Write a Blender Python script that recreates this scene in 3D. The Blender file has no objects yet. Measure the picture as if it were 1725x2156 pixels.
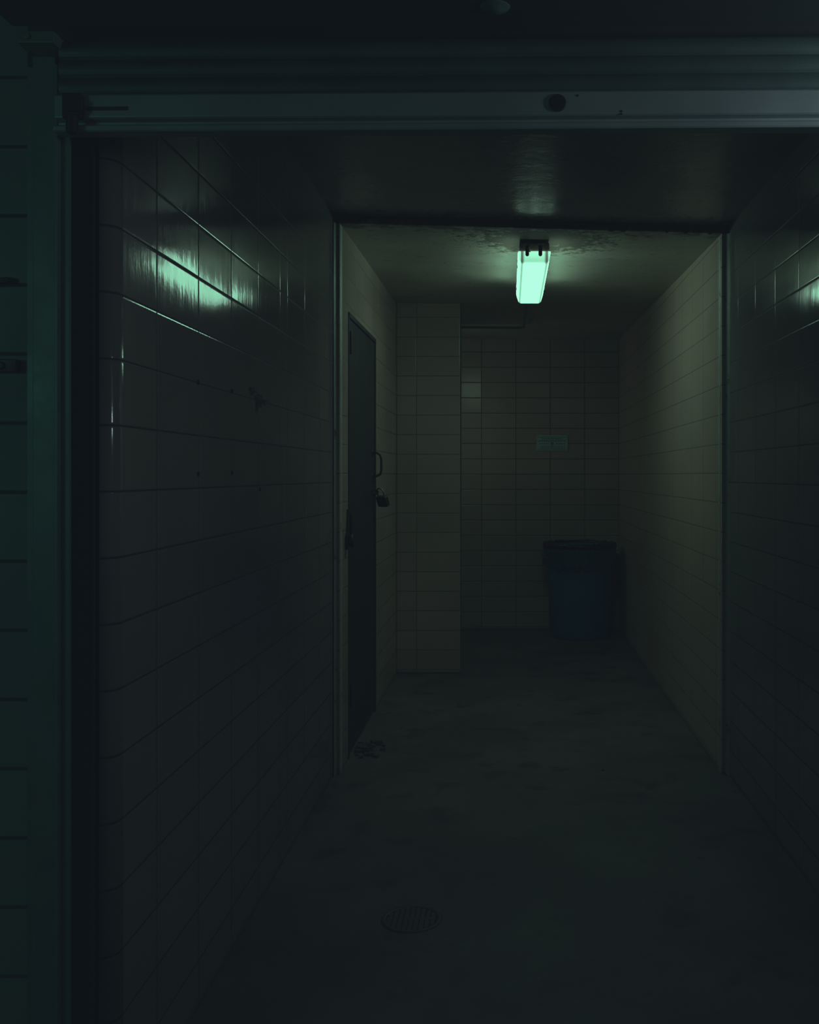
import bpy, bmesh, math, random
from mathutils import Vector, noise
random.seed(7)
scn = bpy.context.scene
vs_=scn.view_settings
vs_.view_transform = 'Standard'
vs_.look = 'None'
# film response of the photograph: lifted blue-black shadows, mint highlight shoulder
vs_.use_curve_mapping = True
cm=vs_.curve_mapping
cm.extend='HORIZONTAL'
def setcurve(i,pts):
    c=cm.curves[i]
    c.points[0].location=pts[0]; c.points[-1].location=pts[-1]
    for p in pts[1:-1]: c.points.new(*p)
    for p in c.points: p.handle_type='AUTO_CLAMPED'
LR,LG,LB=.0044,.0062,.0080
setcurve(0,[(0,LR),(.1,.1+LR*.9),(.3,.24),(1,.46)])
setcurve(1,[(0,LG),(.1,.1+LG*.9),(.4,.42),(1,.98)])
setcurve(2,[(0,LB),(.1,.1+LB*.9),(.3,.30),(1,.77)])
cm.update()
COL = scn.collection

# ------------------------------------------------------------------ helpers
def obj_from(name, verts, faces, mat=None, smooth=False, parent=None):
    me = bpy.data.meshes.new(name)
    me.from_pydata([tuple(v) for v in verts], [], faces)
    me.validate(); me.update()
    bm = bmesh.new(); bm.from_mesh(me)
    bmesh.ops.recalc_face_normals(bm, faces=bm.faces)
    bm.to_mesh(me); bm.free()
    if smooth:
        for p in me.polygons: p.use_smooth = True
    o = bpy.data.objects.new(name, me)
    COL.objects.link(o)
    if mat: me.materials.append(mat)
    if parent: o.parent = parent
    return o

class MB:
    """mesh builder"""
    def __init__(s): s.v=[]; s.f=[]
    def add(s, vs, fs):
        n=len(s.v); s.v+= [tuple(v) for v in vs]; s.f+=[tuple(i+n for i in f) for f in fs]; return s
    def box(s, x0,x1,y0,y1,z0,z1):
        return s.add([(x0,y0,z0),(x1,y0,z0),(x1,y1,z0),(x0,y1,z0),(x0,y0,z1),(x1,y0,z1),(x1,y1,z1),(x0,y1,z1)],
          [(0,3,2,1),(4,5,6,7),(0,1,5,4),(1,2,6,5),(2,3,7,6),(3,0,4,7)])
    def prism(s, poly, z0, z1):
        n=len(poly)
        vs=[(x,y,z0) for x,y in poly]+[(x,y,z1) for x,y in poly]
        fs=[tuple(range(n))[::-1], tuple(range(n,2*n))]+[(i,(i+1)%n,(i+1)%n+n,i+n) for i in range(n)]
        return s.add(vs,fs)
    def prism_x(s, poly, x0, x1):   # poly of (y,z)
        n=len(poly)
        vs=[(x0,y,z) for y,z in poly]+[(x1,y,z) for y,z in poly]
        fs=[tuple(range(n))[::-1], tuple(range(n,2*n))]+[(i,(i+1)%n,(i+1)%n+n,i+n) for i in range(n)]
        return s.add(vs,fs)
    def cyl(s, c, axis, r, h, n=24, r2=None):
        if r2 is None: r2=r
        c=Vector(c); a=Vector(axis).normalized()
        u=a.orthogonal().normalized(); w=a.cross(u)
        vs=[]
        for k,(rr,off) in enumerate(((r,0),(r2,h))):
            for i in range(n):
                t=2*math.pi*i/n
                vs.append(c+a*off+u*(rr*math.cos(t))+w*(rr*math.sin(t)))
        fs=[tuple(range(n))[::-1], tuple(range(n,2*n))]+[(i,(i+1)%n,(i+1)%n+n,i+n) for i in range(n)]
        return s.add(vs,fs)
    def tube(s, pts, r, n=12):
        pts=[Vector(p) for p in pts]; rings=[]
        ref=None
        for i,p in enumerate(pts):
            d=(pts[min(i+1,len(pts)-1)]-pts[max(i-1,0)]).normalized()
            if ref is None: ref=d.orthogonal().normalized()
            ref=(ref-d*ref.dot(d)).normalized()
            w=d.cross(ref)
            rings.append([p+ref*(r*math.cos(2*math.pi*k/n))+w*(r*math.sin(2*math.pi*k/n)) for k in range(n)])
        vs=[v for ring in rings for v in ring]; fs=[]
        for i in range(len(rings)-1):
            for k in range(n):
                a=i*n+k; b=i*n+(k+1)%n
                fs.append((a,b,b+n,a+n))
        fs.append(tuple(range(n))[::-1]); fs.append(tuple(range(len(vs)-n,len(vs))))
        return s.add(vs,fs)
    def lathe(s, prof, c=(0,0,0), n=48, close=False):
        vs=[];fs=[]
        m=len(prof)
        for i in range(n):
            t=2*math.pi*i/n
            for r,z in prof: vs.append((c[0]+r*math.cos(t),c[1]+r*math.sin(t),c[2]+z))
        for i in range(n):
            for j in range(m-1):
                a=i*m+j; b=((i+1)%n)*m+j
                fs.append((a,b,b+1,a+1))
        return s.add(vs,fs)
    def make(s, name, mat=None, smooth=False, parent=None, bevel=0, seg=2):
        o=obj_from(name,s.v,s.f,mat,smooth,parent)
        if bevel:
            m=o.modifiers.new('Bevel','BEVEL'); m.width=bevel; m.segments=seg; m.limit_method='ANGLE'
            m.angle_limit=math.radians(40)
        return o

def tag(o, label=None, category=None, kind=None, group=None):
    if label: o["label"]=label
    if category: o["category"]=category
    if kind: o["kind"]=kind
    if group: o["group"]=group
    return o
def empty(name, loc=(0,0,0)):
    e=bpy.data.objects.new(name,None); e.empty_display_size=.1; e.location=loc; COL.objects.link(e); return e
def parent_keep(child, par):
    child.parent=par
    child.matrix_parent_inverse=par.matrix_basis.inverted()

# ------------------------------------------------------------------ materials
class NT:
    def __init__(s,name):
        s.m=bpy.data.materials.new(name); s.m.use_nodes=True
        s.t=s.m.node_tree; s.n=s.t.nodes; s.l=s.t.links
        s.b=s.n['Principled BSDF']
    def new(s,t,**k):
        n=s.n.new(t)
        for a,b in k.items(): setattr(n,a,b)
        return n
    def link(s,a,b): s.l.new(a,b)
    def setin(s,sock,v):
        if isinstance(v,(int,float,tuple,list)): sock.default_value=v
        else: s.l.new(v,sock)
    def math(s,op,a,b=0.0,c=None):
        n=s.new('ShaderNodeMath',operation=op)
        s.setin(n.inputs[0],a); s.setin(n.inputs[1],b)
        if c is not None: s.setin(n.inputs[2],c)
        return n.outputs[0]
    def mix(s,f,a,b):
        n=s.new('ShaderNodeMix',data_type='RGBA')
        s.setin(n.inputs[0],f)
        s.setin(n.inputs[6],a if not isinstance(a,tuple) else tuple(a)+((1,) if len(a)==3 else ()))
        s.setin(n.inputs[7],b if not isinstance(b,tuple) else tuple(b)+((1,) if len(b)==3 else ()))
        return n.outputs[2]
    def coords(s):
        tc=s.new('ShaderNodeTexCoord'); sp=s.new('ShaderNodeSeparateXYZ')
        s.link(tc.outputs['Object'],sp.inputs[0]); return tc.outputs['Object'],sp.outputs
    def noise(s,vec,scale,detail=4,rough=.55):
        n=s.new('ShaderNodeTexNoise'); s.link(vec,n.inputs['Vector'])
        n.inputs['Scale'].default_value=scale; n.inputs['Detail'].default_value=detail; n.inputs['Roughness'].default_value=rough
        return n.outputs['Fac']
    def ramp(s,v,a,b,lo=0.0,hi=1.0):
        n=s.new('ShaderNodeMapRange',interpolation_type='SMOOTHSTEP'); s.setin(n.inputs[0],v)
        for i,x in enumerate((a,b,lo,hi)): n.inputs[i+1].default_value=x
        return n.outputs[0]
    def bump(s,h,dist=1.0,strength=1.0):
        n=s.new('ShaderNodeBump'); n.inputs['Strength'].default_value=strength
        n.inputs['Distance'].default_value=dist; s.link(h,n.inputs['Height'])
        s.link(n.outputs[0],s.b.inputs['Normal'])

TW,TH=.3048,.1355
def tile_mat(name, axis, u0, z0, color, mortar, rough=.16, tilt=.003, split=None, mw=.0055, grime=.35, seed=3, edge=.0010, wave=.0007, vary=.12, ripple=0):
    t=NT(name); vec,xyz=t.coords()
    u=xyz[1] if axis=='Y' else xyz[0]
    u=t.math('SUBTRACT',u,u0)
    if split:
        g=t.math('GREATER_THAN',u,split[0]-u0)
        u=t.math('SUBTRACT',u,t.math('MULTIPLY',g,split[1]))
    v=t.math('SUBTRACT',xyz[2],z0)
    du=t.math('PINGPONG',u,TW/2); dv=t.math('PINGPONG',v,TH/2)
    d=t.math('MINIMUM',du,dv)
    joint=t.ramp(d,mw*.3,mw*.65,1,0)
    iu=t.math('FLOOR',t.math('DIVIDE',u,TW)); iv=t.math('FLOOR',t.math('DIVIDE',v,TH))
    cmb=t.new('ShaderNodeCombineXYZ'); t.link(iu,cmb.inputs[0]); t.link(iv,cmb.inputs[1]); cmb.inputs[2].default_value=seed
    wn=t.new('ShaderNodeTexWhiteNoise',noise_dimensions='3D'); t.link(cmb.outputs[0],wn.inputs['Vector'])
    sp=t.new('ShaderNodeSeparateXYZ'); t.link(wn.outputs['Color'],sp.inputs[0])
    val=t.math('MULTIPLY_ADD',sp.outputs[0],vary,1-vary*.6)
    big=t.noise(vec,1.0,3)
    val=t.math('MULTIPLY',val,t.ramp(big,.3,.7,1-grime*.45,1.05))
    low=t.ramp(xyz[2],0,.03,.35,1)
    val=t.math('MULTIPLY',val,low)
    hs=t.new('ShaderNodeHueSaturation'); hs.inputs['Color'].default_value=tuple(color)+(1,)
    t.link(val,hs.inputs['Value'])
    t.link(t.mix(joint,hs.outputs[0],tuple(mortar)),t.b.inputs['Base Color'])
    t.link(t.math('MAXIMUM',t.math('MULTIPLY',joint,.8),t.ramp(t.noise(vec,3,3),.3,.8,rough*.9,rough*1.3)),t.b.inputs['Roughness'])
    fu=t.math('SUBTRACT',t.math('DIVIDE',u,TW),iu); fv=t.math('SUBTRACT',t.math('DIVIDE',v,TH),iv)
    h=t.math('MULTIPLY',t.math('MULTIPLY',t.math('SUBTRACT',sp.outputs[1],.5),fu),tilt*2)
    h=t.math('ADD',h,t.math('MULTIPLY',t.math('MULTIPLY',t.math('SUBTRACT',sp.outputs[2],.5),fv),tilt*1.0))
    h=t.math('ADD',h,t.math('MULTIPLY',t.ramp(d,0,.006),edge))
    h=t.math('ADD',h,t.math('MULTIPLY',t.noise(vec,8,1),wave))
    h=t.math('ADD',h,t.math('MULTIPLY',t.noise(vec,60,2),.00010))
    if ripple:   # drawn glaze: fine ripples running vertically in each tile
        c2=t.new('ShaderNodeCombineXYZ'); t.link(t.math('MULTIPLY',u,26.0),c2.inputs[0]); t.link(t.math('MULTIPLY',v,5.0),c2.inputs[1]); t.link(sp.outputs[0],c2.inputs[2])
        h=t.math('ADD',h,t.math('MULTIPLY',t.noise(c2.outputs[0],1.0,2),ripple))
    t.bump(h)
    return t.m

def simple(name, color, rough=.5, metal=0, nscale=20, var=.25, bump=.0005, dirt=None, spec=.5):
    t=NT(name); vec,xyz=t.coords()
    n=t.noise(vec,nscale,5)
    c2=tuple(c*(1-var) for c in color); c1=tuple(min(1,c*(1+var)) for c in color)
    c=t.mix(n,c2,c1)
    if dirt:
        c=t.mix(t.ramp(t.noise(vec,nscale*.35,6,.65),dirt[1],dirt[1]+.12),c,dirt[0])
    t.link(c,t.b.inputs['Base Color'])
    t.link(t.ramp(n,.2,.8,rough*.8,min(1,rough*1.2)),t.b.inputs['Roughness'])
    t.b.inputs['Metallic'].default_value=metal
    t.b.inputs['Specular IOR Level'].default_value=spec
    if bump: t.bump(t.math('MULTIPLY',n,bump))
    return t.m

H=1.375
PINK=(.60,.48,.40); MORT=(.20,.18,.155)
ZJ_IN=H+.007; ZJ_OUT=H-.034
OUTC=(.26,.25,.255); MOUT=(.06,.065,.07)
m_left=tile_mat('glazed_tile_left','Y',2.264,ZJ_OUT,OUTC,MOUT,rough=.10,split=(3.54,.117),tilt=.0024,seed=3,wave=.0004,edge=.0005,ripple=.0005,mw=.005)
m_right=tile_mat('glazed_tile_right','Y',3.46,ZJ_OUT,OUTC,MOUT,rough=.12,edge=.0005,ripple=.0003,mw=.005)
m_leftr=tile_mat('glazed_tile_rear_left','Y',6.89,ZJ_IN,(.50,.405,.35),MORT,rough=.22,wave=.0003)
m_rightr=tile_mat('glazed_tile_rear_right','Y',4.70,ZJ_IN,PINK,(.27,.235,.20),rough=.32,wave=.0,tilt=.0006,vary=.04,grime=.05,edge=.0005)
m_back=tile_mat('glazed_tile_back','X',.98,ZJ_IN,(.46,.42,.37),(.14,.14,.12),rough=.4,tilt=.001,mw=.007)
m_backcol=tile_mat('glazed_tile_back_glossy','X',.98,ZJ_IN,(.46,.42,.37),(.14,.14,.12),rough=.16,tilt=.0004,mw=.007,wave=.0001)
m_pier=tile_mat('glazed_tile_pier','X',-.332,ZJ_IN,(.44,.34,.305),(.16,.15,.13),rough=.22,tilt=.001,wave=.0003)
m_ext=tile_mat('painted_block_exterior','X',-1.02,ZJ_OUT,(.17,.27,.24),(.05,.07,.065),rough=.5,mw=.008,tilt=.0005)

def ceiling_mat(name, base, rough, mold_c=None, edge_y=None):
    t=NT(name); vec,xyz=t.coords()
    n=t.noise(vec,2.2,6,.6); n2=t.noise(vec,14,6,.65)
    c=t.mix(t.ramp(n,.35,.7),tuple(b*.75 for b in base),base)
    dirt=t.ramp(n2,.55,.72,0,.35)
    if mold_c:
        dx=t.math('SUBTRACT',xyz[0],mold_c[0]); dy=t.math('SUBTRACT',xyz[1],mold_c[1])
        rr=t.math('SQRT',t.math('ADD',t.math('MULTIPLY',dx,dx),t.math('MULTIPLY',dy,dy)))
        near=t.ramp(rr,.03,mold_c[2],1,0)
        n4=t.noise(vec,22,6,.7)
        dirt=t.math('MAXIMUM',dirt,t.ramp(t.math('ADD',t.math('MULTIPLY',near,.7),t.math('MULTIPLY',n4,1.6)),.98,1.30,0,.92))
    if edge_y is not None:
        dy=t.math('ABSOLUTE',t.math('SUBTRACT',xyz[1],edge_y))
        near=t.ramp(dy,0,.4,1,0)
        dirt=t.math('MAXIMUM',dirt,t.ramp(t.math('ADD',t.math('MULTIPLY',near,.5),t.math('MULTIPLY',n2,.9)),.84,1.02,0,.8))
    t.link(t.mix(dirt,c,(.08,.062,.042)),t.b.inputs['Base Color'])
    t.link(t.math('MAXIMUM',t.math('MULTIPLY',dirt,.8),t.ramp(n,.3,.7,rough*.8,rough*1.25)),t.b.inputs['Roughness'])
    t.bump(t.math('SUBTRACT',t.math('ADD',t.math('MULTIPLY',n2,.003),t.math('MULTIPLY',n,.006)),t.math('MULTIPLY',dirt,.003)))
    return t.m
m_ceil=ceiling_mat('painted_plaster_ceiling',(.42,.38,.40),.28,edge_y=4.57)
m_ceilr=ceiling_mat('stained_plaster_ceiling',(.60,.58,.50),.45,mold_c=(.15,4.80,.60),edge_y=4.58)

def floor_mat():
    t=NT('stained_concrete_floor'); vec,xyz=t.coords()
    n=t.noise(vec,1.6,7,.6); n2=t.noise(vec,4.6,7,.65); n3=t.noise(vec,60,3)
    c=t.mix(t.ramp(n,.3,.7),(.11,.108,.104),(.18,.175,.168))
    c=t.mix(t.ramp(n2,.53,.64,0,.55),c,(.045,.045,.045))
    c=t.mix(t.ramp(n3,.5,.8,0,.15),c,(.18,.18,.175))
    t.link(c,t.b.inputs['Base Color'])
    t.link(t.ramp(n2,.45,.65,.62,.46),t.b.inputs['Roughness'])
    t.b.inputs['Specular IOR Level'].default_value=.35
    t.bump(t.math('ADD',t.math('MULTIPLY',n3,.0010),t.math('MULTIPLY',n2,.0015)))
    return t.m
m_floor=floor_mat()
m_dark=simple('matte_black',(.02,.022,.024),.8)  # even matte black, also used for painted-in shade
m_hood=simple('dark_painted_hood',(.04,.055,.055),.6,nscale=6)
m_steel=simple('green_painted_steel',(.14,.25,.22),.45,.2,nscale=12,dirt=((.05,.05,.045),.6))
m_bar=simple('brushed_aluminium_bar',(.36,.45,.46),.42,.4,nscale=9,var=.12,bump=.0002)
m_slat=simple('galvanised_slat',(.08,.135,.125),.5,.3,nscale=8)
m_black=simple('black_rubber',(.012,.012,.013),.5)
m_guard=simple('galvanised_corner_guard',(.55,.62,.60),.5,.2,nscale=30,dirt=((.12,.10,.08),.58))
m_rust=simple('rusted_crumbling_steel',(.12,.09,.07),.9,nscale=45,var=.8,bump=.004)
m_door=simple('dark_grey_painted_metal_door',(.032,.038,.039),.55,.0,nscale=5,bump=.0008,spec=.35)
m_iron=simple('black_iron',(.04,.043,.045),.45,.5)
m_brass=simple('worn_padlock_steel',(.06,.06,.055),.35,.8)
m_conduit=simple('painted_conduit',(.16,.19,.17),.5)
m_blue=simple('blue_plastic',(.022,.19,.38),.42,nscale=10,bump=.0004)
m_liner=simple('dark_plastic_liner',(.018,.10,.135),.35,nscale=25,var=.4,bump=.003)
m_linerblk=simple('black_plastic_liner',(.01,.012,.013),.35,nscale=25,var=.4,bump=.003)
m_sign=simple('pale_green_sign_enamel',(.45,.76,.72),.4,nscale=12,var=.1,bump=0)
m_signd=simple('dark_green_ink',(.14,.30,.28),.5,bump=0)
m_debris=simple('crumbled_plaster',(.09,.088,.08),.9,nscale=40)

# ------------------------------------------------------------------ setting
def structure(o,label=None): o["kind"]="structure"; 
YF,YP,YB=4.57,6.89,8.83
XL,XR,XLi,XRi=-.80,1.01,-.776,.98
g=MB().box(-3.2,3.2,-1.5,YB+.25,-.12,0); o=g.make('floor',m_floor); tag(o,"stained grey concrete floor of the passage",None,"structure")
r=.036
arc=[(XL-r+r*math.cos(a),2.02+r-r*math.sin(a)) for a in [i*math.pi/2/8 for i in range(9)]]
# extra verts next to the bullnose keep the flat face's normals exactly flat
poly=[(XL,YF),(XL,2.066)]+arc+[(-.846,2.02),(-1.0,2.02),(-1.0,YF)]
o=MB().prism(poly,0,2.62).make('wall_left',m_left,smooth=False); structure(o)
for p in o.data.polygons:
    if abs(p.normal.z)<.5 and p.area<.2: p.use_smooth=True
for p in o.data.polygons:
    if p.normal.x>.9999 and p.area>1: p.use_smooth=False
o=MB().prism([(XR,YF),(1.2,YF),(1.2,2.02),(XR+.035,2.02),(XR,2.055)],0,2.62).make('wall_right',m_right); structure(o)
DY0,DY1,DZ=4.82,5.80,2.155
g=MB().box(-1.0,XLi,YF,DY0,0,2.66).box(-1.0,XLi,DY1,YB+.1,0,2.66).box(-1.0,XLi,DY0,DY1,DZ,2.66).box(-1.0,-.86,DY0,DY1,0,DZ)
o=g.make('wall_left_rear',m_leftr); structure(o)
o=MB().box(XRi,1.2,YF,YB+.1,0,2.66).make('wall_right_rear',m_rightr); structure(o)
o=MB().box(XLi,-.332,YP,7.02,0,2.66).make('wall_pier',m_pier,bevel=.008,seg=4); structure(o)
tl=math.tan(math.radians(4.3))
poly=[(XRi,YB),(-.244,YB),(XLi,YB-(-.244-XLi)*tl),(XLi,YB+.15),(XRi,YB+.15)]
o=MB().prism(poly,0,2.66).make('wall_back',m_back); structure(o)
o.data.materials.append(m_backcol)
for p in o.data.polygons:
    if p.normal.y<-.5 and p.center.x<-.25: p.material_index=1
def slab(name,c,mat,top=2.8,nx=1):
    (x0,y0,x1,y1,za,zb,zc,zd)=c
    vs=[(x0,y0,za),(x1,y0,zb),(x1,y1,zc),(x0,y1,zd),(x0,y0,top),(x1,y0,top),(x1,y1,top),(x0,y1,top)]
    fs=[(0,3,2,1),(4,5,6,7),(0,1,5,4),(1,2,6,5),(2,3,7,6),(3,0,4,7)]
    o=obj_from(name,vs,fs,mat); structure(o); return o
slab('ceiling',(-1.0,1.97,1.2,YF,2.573,2.515,2.51,2.573),m_ceil)
slab('ceiling_rear',(-1.0,YF,1.2,YB+.15,2.537,2.478,2.575,2.59),m_ceilr)
o=MB().box(-3.2,-.935,1.95,2.1,0,3.0).make('wall_exterior',m_ext); structure(o)
o=MB().box(1.14,3.2,1.95,2.1,0,3.0).make('wall_exterior_right',m_ext); structure(o)
o=MB().box(-.935,1.14,1.935,1.965,2.17,3.0).make('wall_header',m_hood); structure(o)

# lintel : rusted crumbling edge
n=260; vs=[];fs=[]
for i in range(n+1):
    t=i/n; x=XL+(XR-XL)*t
    zt=2.573+(2.512-2.573)*t; zb=2.548+(2.493-2.548)*t
    j=noise.noise(Vector((x*9,0,3)))*.016+noise.noise(Vector((x*35,5,3)))*.016+noise.noise(Vector((x*90,5,3)))*.009
    j2=noise.noise(Vector((x*14,7,1)))*.02
    vs+=[(x,YF-.012-max(j2,0)*.8,zt+.001),(x,YF-.008+j2*.2,zt-.006+j*.2),(x,YF-.005+j*.3,zb-.004+j),(x,YF+.03+j2*.5,zb-.008+j*.3),(x,YF+.05,zb+.01)]
for i in range(n):
    for k in range(4):
        a=i*5+k; fs.append((a,a+1,a+6,a+5))
o=obj_from('trim_1',vs,fs,m_rust,True); structure(o)
def guard(name,xa,xb,z1,sgn,z0r,sp):
    g=MB()
    g.prism([(xa,4.545),(xb,4.60),(xb,4.63),(xb-sgn*.002,4.63),(xb-sgn*.002,4.602),(xa-sgn*.001,4.548)],0.0,z1)
    mid=Vector(((xa+xb)/2,4.5725,0)); nrm=Vector((sgn*(4.60-4.545),-abs(xb-xa),0)).normalized()
    z=z0r
    while z<z1-.05:
        g.cyl((mid.x,mid.y,z),nrm,.006,.004,10,.003); z+=sp
    o=g.make(name,m_guard); structure(o); return o
guard('trim_2',-.801,-.7735,2.53,1,.12,.262)
guard('trim_3',1.011,.9775,2.48,-1,.14,.256)
o=MB().box(-.806,-.797,4.53,4.548,0,2.55).make('trim_4',m_iron); structure(o)
g=MB().box(-.80,-.772,DY0-.004,DY0+.02,0,DZ+.01).box(-.80,-.772,DY1-.02,DY1+.004,0,DZ+.01).box(-.80,-.772,DY0,DY1,DZ-.012,DZ+.01)
o=g.make('trim_5',m_door); structure(o)

# ------------------------------------------------------------------ door
d=empty('door_1',(-.80,(DY0+DY1)/2,0)); tag(d,"dark grey metal service door closed with a padlock","door","structure")
p=MB().box(-.835,-.779,DY0+.022,DY1-.022,.012,DZ-.014).make('panel',m_door,bevel=.003); parent_keep(p,d)
for z in (2.02,1.13,.30):
    hg=MB().cyl((-.770,DY0+.03,z-.055),(0,0,1),.009,.11,12).box(-.779,-.775,DY0+.03,DY0+.075,z-.05,z+.05).make('hinge',m_iron); parent_keep(hg,d)
yy=DY1-.10
pts=[(-.781,yy,1.50),(-.755,yy,1.502),(-.735,yy,1.49),(-.728,yy,1.465),(-.728,yy,1.40),(-.735,yy,1.378),(-.755,yy,1.368),(-.781,yy,1.37)]
h=MB().tube(pts,.007,10).box(-.781,-.776,yy-.02,yy+.02,1.485,1.525).box(-.781,-.776,yy-.02,yy+.02,1.345,1.385).make('handle',m_iron,True); parent_keep(h,d)
hs=MB().box(-.782,-.772,yy-.05,yy+.12,1.262,1.292).tube([(-.773,yy-.01,1.29),(-.752,yy-.01,1.288),(-.744,yy-.01,1.277),(-.752,yy-.01,1.266),(-.773,yy-.01,1.264)],.005,8).make('hasp',m_iron); parent_keep(hs,d)
pl=empty('padlock',(-.735,yy-.01,1.285)); tag(pl,"dark steel padlock hanging from the door hasp","padlock")
pb=MB().prism_x([(-.026,-.085),(.026,-.085),(.030,-.078),(.030,-.036),(.026,-.030),(-.026,-.030),(-.030,-.036),(-.030,-.078)],-.012,.012).make('body',m_brass,bevel=.003)
sh=MB().tube([(0,-.019,-.032),(0,-.019,-.005),(0,-.013,.008),(0,0,.014),(0,.013,.008),(0,.019,-.005),(0,.019,-.032)],.0045,10).make('shackle',m_bar,True)
for q in (pb,sh): q.parent=pl
pl.rotation_euler=(0,math.radians(-24),math.radians(60))
pl.scale=(1.15,1.15,1.15)
kb=empty('door_holder',(-.776,4.755,1.06)); tag(kb,"black round door holder fixed to the tiles","door holder")
q=MB().cyl((0.0005,0,0),(1,0,0),.042,.012,28).make('mounting_plate',m_black); q.parent=kb
q=MB().cyl((.012,0,0),(1,0,0),.026,.022,24,.034).make('knob',m_black,True); q.parent=kb
q=MB().tube([(.004,0,.03),(.006,.02,.10),(.004,.03,.15)],.007,8).make('lever',m_black); q.parent=kb

# ------------------------------------------------------------------ ceiling luminaire
LX=.125
lum=empty('ceiling_light',(LX,5.4,2.50)); tag(lum,"lit green fluorescent ceiling light with dirty translucent cover","ceiling light")
hs=MB().box(LX-.072,LX+.072,4.80,5.93,2.453,2.496).box(LX-.05,LX+.05,4.86,5.0,2.49,2.512).box(LX-.05,LX+.05,5.75,5.9,2.49,2.526).make('housing',m_rust,bevel=.006); parent_keep(hs,lum)
t=NT('glowing_translucent_cover'); vec,xyz=t.coords()
em=t.ramp(xyz[2],2.396,2.450,1.0,1.6)
endf=t.math('MULTIPLY',t.ramp(xyz[1],4.790,4.83,.17,1.0),t.ramp(xyz[1],5.86,5.90,1.0,.5))
ax=t.math('ABSOLUTE',t.math('SUBTRACT',xyz[0],LX))
edge=t.math('SUBTRACT',1.0,t.math('MULTIPLY',t.math('MULTIPLY',t.ramp(ax,.044,.058),t.ramp(ax,.063,.068,1,0)),.86))
nz=t.noise(vec,6,3)
t.b.inputs['Base Color'].default_value=(.5,.6,.55,1); t.b.inputs['Roughness'].default_value=.3
t.b.inputs['Emission Color'].default_value=(.54,1.0,.74,1)
t.link(t.math('MULTIPLY',t.math('MULTIPLY',t.math('MULTIPLY',t.math('MULTIPLY',em,edge),endf),t.ramp(nz,.3,.7,.9,1.05)),4.4),t.b.inputs['Emission Strength'])
m_lens=t.m
def ring(y,wt,wb,zt,zb): return [(LX-wt,y,zt),(LX-wt*.97,y,zt-.015),(LX-wb-.004,y,zb+.008),(LX-wb+.006,y,zb),(LX+wb-.006,y,zb),(LX+wb+.004,y,zb+.008),(LX+wt*.97,y,zt-.015),(LX+wt,y,zt)]
g=MB(); R=[ring(4.785,.076,.070,2.450,2.415),ring(4.795,.079,.068,2.450,2.400),ring(4.83,.079,.062,2.450,2.392),ring(5.90,.079,.062,2.450,2.392),ring(5.95,.076,.058,2.450,2.408)]
vs=[v for rr in R for v in rr]; fs=[]
for i in range(len(R)-1):
    for k in range(8):
        a=i*8+k; b=i*8+(k+1)%8; fs.append((a,b,b+8,a+8))
fs.append(tuple(range(8))); fs.append(tuple(range(len(vs)-8,len(vs))))
ln=obj_from('diffuser',vs,fs,m_lens); parent_keep(ln,lum)
for xo in (-.035,.028):
    c=MB().box(LX+xo-.009,LX+xo+.009,4.774,4.786,2.432,2.478).cyl((LX+xo,4.774,2.434),(0,1,0),.009,.011,16).make('latch',m_iron); parent_keep(c,lum)
for yy2 in (5.1,5.7):
    for sx in (-1,1):
        c=MB().box(LX+sx*.0795-.003,LX+sx*.0795+.003,yy2-.012,yy2+.012,2.435,2.475).make('latch',m_iron); parent_keep(c,lum)
wr=MB().tube([(LX-.03,4.80,2.497),(LX-.035,4.775,2.493),(LX-.025,4.768,2.47),(LX-.035,4.772,2.455),(LX-.02,4.776,2.445)],.003,6).make('loose_wire',m_iron); parent_keep(wr,lum)
o=MB().tube([(.12,5.95,2.50),(.12,6.9,2.518),(.12,7.82,2.536),(.105,7.86,2.537),(.07,7.87,2.538),(-.70,7.88,2.545)],.010,10).make('conduit_pipe',m_conduit,True)
tag(o,"thin painted electrical conduit running along the ceiling","pipe")

# ------------------------------------------------------------------ sign on the back wall
sg=empty('wall_sign',(.387,YB-.006,1.657)); tag(sg,"small pale green notice sign on tiled wall","sign")
q=MB().box(-.138,.138,-.004,.004,-.07,.07).make('plate',m_sign,bevel=.002); q.parent=sg
g=MB().box(-.130,.130,-.0052,-.0042,.050,.054).box(-.130,.130,-.0052,-.0042,-.061,-.058)
random.seed(3)
def row(g,x0,x1,z,h):
    x=x0
    while x<x1:
        w=random.uniform(.007,.022); w=min(w,x1-x); g.box(x,x+w,-.0052,-.0042,z,z+h); x+=w+.005
row(g,-.09,.09,.034,.010); row(g,-.12,.12,.014,.012)
row(g,-.11,-.03,-.010,.009); row(g,.03,.11,-.010,.009)
row(g,-.10,.10,-.036,.008); row(g,-.11,.11,-.052,.007)
q=g.make('lettering',m_signd); q.parent=sg
q=MB().cyl((0,-.0042,-.007),(0,-1,0),.016,.0012,24).make('round_symbol',m_signd); q.parent=sg

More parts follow.
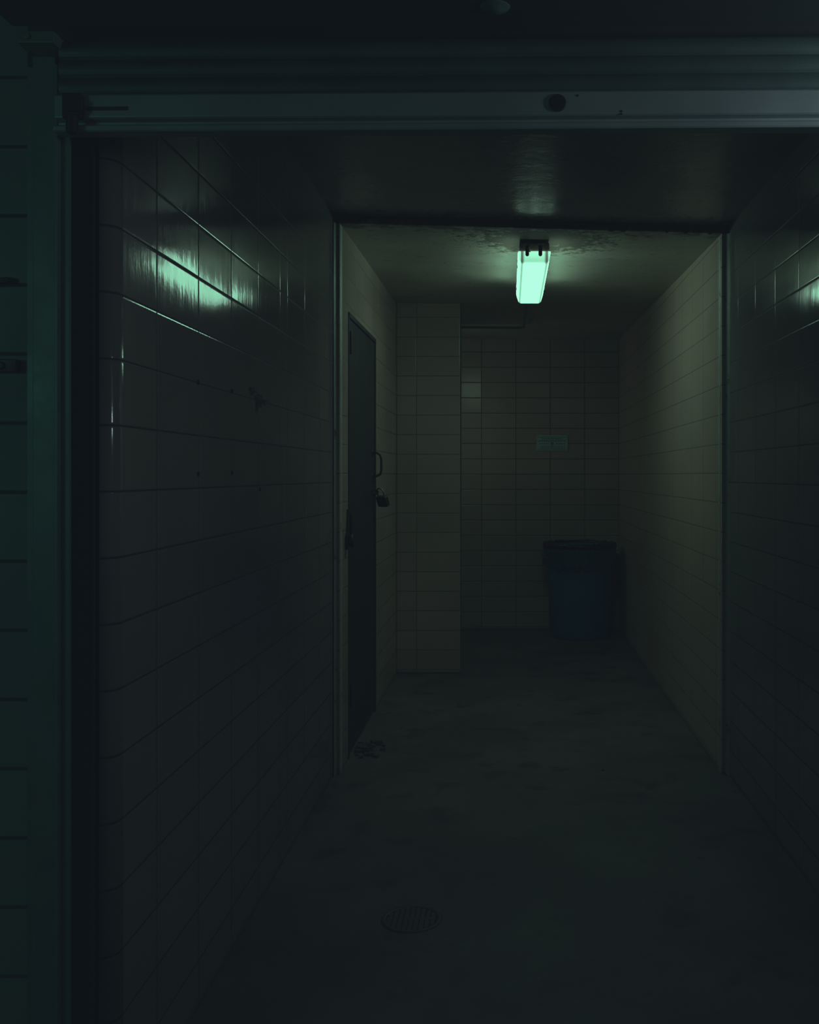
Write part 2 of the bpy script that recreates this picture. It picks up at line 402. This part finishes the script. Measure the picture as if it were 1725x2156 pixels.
# ------------------------------------------------------------------ bin
bx,by=.607,8.50
bn=empty('trash_can',(bx,by,0)); tag(bn,"large round blue plastic trash can with dark liner","trash can")
prof=[(0,.012),(.235,.012),(.243,.0),(.250,.010),(.253,.05),(.262,.30),(.272,.55),(.277,.63),(.285,.635),(.287,.655),(.280,.66),(.284,.74),(.298,.748),(.300,.775),(.290,.78),(.283,.76),(.27,.60),(.245,.06),(0,.05)]
q=MB().lathe(prof,n=64).make('body',m_blue,True); q.parent=bn
for sx in (-1,1):
    q=MB().tube([(sx*.282,-.06,.70),(sx*.312,-.055,.70),(sx*.322,-.02,.695),(sx*.322,.02,.695),(sx*.312,.055,.70),(sx*.282,.06,.70)],.011,8).make('handle',m_blue,True); q.parent=bn
vs=[];fs=[];N=160
vr=[];fr=[]
for i in range(N):
    a=2*math.pi*i/N
    w=noise.noise(Vector((math.cos(a)*3,math.sin(a)*3,0)))
    w2=noise.noise(Vector((math.cos(a)*11,math.sin(a)*11,4)))
    drop=.165+.06*w+.04*w2
    pr=[(.266,.60),(.279,.74),(.292,.786),(.303,.787),(.309,.775),(.305+.008*w2,.73),(.309+.010*w+.010*w2,.68),(.314+.018*w+.016*w2,.775-drop)]
    for rr,z in pr: vs.append((rr*math.cos(a),rr*math.sin(a),z))
    e1=.012*w2; e2=.010*w
    for rr,z in [(.296,.772),(.309+e1*.5,.757+e1+e2),(.315+e1*.5,.775),(.312,.795+e1),(.302,.803+e1),(.290,.798+e1*.6),(.288,.780)]: vr.append((rr*math.cos(a),rr*math.sin(a),z))
M=8
for i in range(N):
    for j in range(M-1):
        a=i*M+j;b=((i+1)%N)*M+j; fs.append((a,b,b+1,a+1))
    for j in range(6):
        a=i*7+j;b=((i+1)%N)*7+j; fr.append((a,b,b+1,a+1))
q=obj_from('liner',vs,fs,m_liner,True); q.parent=bn
q=obj_from('liner_roll',vr,fr,m_linerblk,True); q.parent=bn

# ------------------------------------------------------------------ floor drain
dr=empty('floor_drain',(-.30,3.08,0)); tag(dr,"round cast metal drain set in concrete floor","drain")
m_drain=simple('worn_drain_iron',(.08,.085,.08),.5,.1,nscale=40,var=.6)
q=MB().lathe([(.078,.001),(.080,.004),(.092,.004),(.095,.0005)],n=48).make('rim',m_drain,True); q.parent=dr
g=MB()
for i in range(-4,5):
    x=i*.0165; hl=math.sqrt(max(0,.078**2-x*x)); g.box(x-.0065,x+.0065,-hl,hl,.0005,.003)
g.box(-.076,.076,-.006,.006,.0005,.0032)
q=g.make('grate',m_drain); q.parent=dr
q=MB().lathe([(0,.0006),(.079,.0006)],n=40).make('opening',m_dark); q.parent=dr  # flat black disc, the hole's darkness put into colour

# ------------------------------------------------------------------ debris by the door
g=MB(); random.seed(11)
for i in range(34):
    x=-.715+random.gauss(0,.045); y=5.02+random.gauss(0,.08); s=random.uniform(.007,.022); z=s*.4
    x=max(x,-.75)
    pts=[]
    for k in range(8):
        pts.append((x+s*random.uniform(.5,1)*(1 if k&1 else -1),y+s*random.uniform(.5,1)*(1 if k&2 else -1),(0.001 if not k&4 else s*random.uniform(.6,1.2))))
    g.add(pts,[(0,2,3,1),(4,5,7,6),(0,1,5,4),(1,3,7,5),(3,2,6,7),(2,0,4,6)])
o=g.make('debris_pile',m_debris); tag(o,"small pile of crumbled plaster beside the door","debris","stuff")
for (x,y,s) in ((.06,5.94,.012),(.44,4.63,.010)):
    o=MB().add([(x-s,y-s,.001),(x+s,y-s*.6,.001),(x+s*.7,y+s,.001),(x-s*.5,y+s*.8,.001),(x-s*.6,y-s*.4,s*.6),(x+s*.6,y-s*.3,s*.5),(x+s*.4,y+s*.5,s*.7),(x-s*.3,y+s*.4,s*.4)],
      [(0,3,2,1),(4,5,6,7),(0,1,5,4),(1,2,6,5),(2,3,7,6),(3,0,4,7)]).make('plaster_chip',m_debris); tag(o,"tiny plaster chip on the concrete floor","debris",None,"plaster chips on the floor")

# ------------------------------------------------------------------ marks on left wall
vs=[];fs=[];n=44
for (cy,cz_,ry,rz,seed) in ((3.19,1.618,.13,.030,2),(3.10,1.637,.08,.014,5),(3.16,1.59,.035,.03,8)):
    b=len(vs); vs.append((XL+.0022,cy,cz_))
    for i in range(n):
        a=2*math.pi*i/n; k=.65+.75*noise.noise(Vector((math.cos(a)*1.6+seed,math.sin(a)*1.6,seed)))+.3*noise.noise(Vector((math.cos(a)*6,math.sin(a)*6,seed)))
        vs.append((XL-.0002,cy+ry*k*math.cos(a),cz_+rz*k*math.sin(a)))
    for i in range(n): fs.append((b,b+1+i,b+1+(i+1)%n))
o=obj_from('chipped_tile_patch',vs,fs,m_dark); tag(o,"black chipped gouge in the glazed wall tile","wall damage")
for (px,py) in ((417,805),(417,998),(488,823),(488,995),(547,1030)):
    s=(1071-px)/.8
    o=MB().cyl((XL+.0005,2096/s,H+(1000-py)/s),(1,0,0),.007,.003,14,.005).make('wall_plug',m_dark); tag(o,"small black plug in the glazed wall tile","wall plug",None,"wall plugs in the tiles")

# ------------------------------------------------------------------ rolling shutter
SY=1.897
sh=empty('rolling_shutter',(-.86,SY,0)); tag(sh,"raised metal rolling shutter with aluminium bottom bar","shutter")
def S(mb,name,mat,**k):
    o=mb.make(name,mat,**k); o.parent=sh; return o
L=1.98
bar=[(-.010,2.096),(-.013,2.093),(-.013,2.052),(-.010,2.049),(.004,2.047),(.004,2.037),(-.016,2.036),(-.018,2.033),(-.018,2.026),(-.016,2.023),(.016,2.023),(.016,2.096)]
S(MB().prism_x(bar,0,L),'bottom_bar',m_bar,bevel=.001)
z=2.098
pts=[]
for k in range(3):
    for j in range(9):
        a=j/8; pts.append((-.001-.006*math.sin(a*math.pi)**.7 if 0<a<1 else -.001, z+.033*a))
    z+=.034
pts2=[(.004,pts[-1][1]),(.004,2.094)]
S(MB().prism_x([(-.002,2.094)]+pts+pts2,.005,L-.005),'slat_curtain',m_slat)
cxk=.86+.092; 
S(MB().cyl((cxk,-.0125,2.072),(0,-1,0),.0165,.004,32),'lock_ring',m_iron,bevel=.001)
S(MB().cyl((cxk,-.0165,2.072),(0,-1,0),.0105,.0015,28),'lock_cylinder',m_black)
for xx,zz in ((1.072,2.056),(1.072,2.051),(.99,2.086)):
    S(MB().cyl((xx,-.0125,zz),(0,-1,0),.002,.0015,10),'rivet',m_black)
S(MB().box(.022,.058,-.030,-.013,2.045,2.092).box(.030,.062,-.034,-.028,2.056,2.08).cyl((.042,-.03,2.050),(0,0,-1),.011,.035,14),'slide_bolt',m_black,bevel=.003)
S(MB().box(.064,.141,-.0145,-.0130,2.064,2.071),'slot',m_black)
sh.rotation_euler=(0,0,-math.radians(1.05))
g=MB().box(-.921,-.876,1.925,1.975,0,2.20)
o=g.make('trim_6',m_steel,bevel=.002); structure(o)
o=MB().box(-.938,-.921,1.940,1.975,0,2.20).make('trim_7',m_steel); structure(o)
o=MB().box(-.874,-.868,1.915,1.935,0,2.165).box(-.866,-.851,1.930,1.938,0,2.165).make('trim_8',m_steel,bevel=.001); structure(o)
o=MB().box(-.876,-.83,1.985,2.015,0,2.16).box(-.95,-.83,2.0,2.018,0,2.2).make('trim_9',m_dark); structure(o)  # black backing paints in the shade of the guide gap
o=MB().box(1.05,1.14,1.90,1.975,0,2.20).make('trim_10',m_steel,bevel=.002); structure(o)
o=MB().box(-.92,-.85,1.86,1.93,2.183,2.205).cyl((-.90,1.858,2.194),(0,-1,0),.006,.004,10).make('mounting_bracket',m_steel,bevel=.002); tag(o,"green steel bracket above the shutter guide","bracket")
hood=empty('shutter_hood',(0,1.6,2.205)); tag(hood,"dark painted metal hood housing the rolled shutter","shutter hood")
o=MB().box(-.92,1.25,1.2,1.845,2.205,2.75).box(-.92,1.25,1.845,1.934,2.30,2.75).make('housing',m_hood,bevel=.004); parent_keep(o,hood)
o=MB().lathe([(0,-.006),(.014,-.006),(.016,-.003),(.024,-.003),(.027,0.0006)],c=(-.024,1.765,2.2045),n=32).make('round_cap',m_steel,True); parent_keep(o,hood)
o=MB().box(-3.2,3.2,-1.5,2.1,2.95,3.05).make('ceiling_exterior',m_hood); structure(o)
o=MB().box(-1.02,-.955,1.930,1.951,1.575,1.60).cyl((-.985,1.93,1.587),(0,-1,0),.008,.006,12).make('wall_bracket',m_black,bevel=.002); tag(o,"black iron bracket on painted block wall","bracket")
o=MB().box(-1.02,-.965,1.938,1.951,1.748,1.760).cyl((-.975,1.938,1.754),(0,-1,0),.006,.006,12).make('wall_bracket',m_black,bevel=.002); tag(o,"black iron bracket on painted block wall","bracket")

# ------------------------------------------------------------------ light
w=bpy.data.worlds.new('World'); scn.world=w; w.use_nodes=True
bg=w.node_tree.nodes['Background']; bg.inputs[0].default_value=(.50,.72,.84,1); bg.inputs[1].default_value=.019
def area(name,loc,rot,size,power,color,sy=None):
    ld=bpy.data.lights.new(name,'AREA'); ld.energy=power; ld.size=size; ld.color=color
    if sy: ld.shape='RECTANGLE'; ld.size_y=sy
    o=bpy.data.objects.new(name,ld); o.location=loc; o.rotation_euler=rot; COL.objects.link(o); return o
def aim(o,target):
    o.rotation_euler=(Vector(target)-o.location).to_track_quat('-Z','Y').to_euler()
a=area('street_light',(1.10,1.54,2.02),(0,0,0),.15,1.35,(.78,.97,1)); aim(a,(.70,1.88,2.06))
a=area('alley_light',(-2.4,-.5,1.8),(0,0,0),.6,1.7,(.28,1,.78)); aim(a,(-1.2,1.95,1.0))
# added unseen fill in the recess behind the pier, brightens the back wall
a=area('recess_fill',(-.70,7.95,1.95),(0,0,0),.25,.42,(.80,1,.76),.5); aim(a,(.3,8.6,1.5))

# ------------------------------------------------------------------ camera
cd=bpy.data.cameras.new('Camera'); cd.sensor_fit='AUTO'; cd.sensor_width=36; cd.lens=35.0
cd.shift_x=-208.5/2156; cd.shift_y=-78/2156; cd.clip_start=.05
cam=bpy.data.objects.new('Camera',cd); cam.location=(0,0,H); cam.rotation_euler=(math.pi/2,0,0)
COL.objects.link(cam); scn.camera=cam
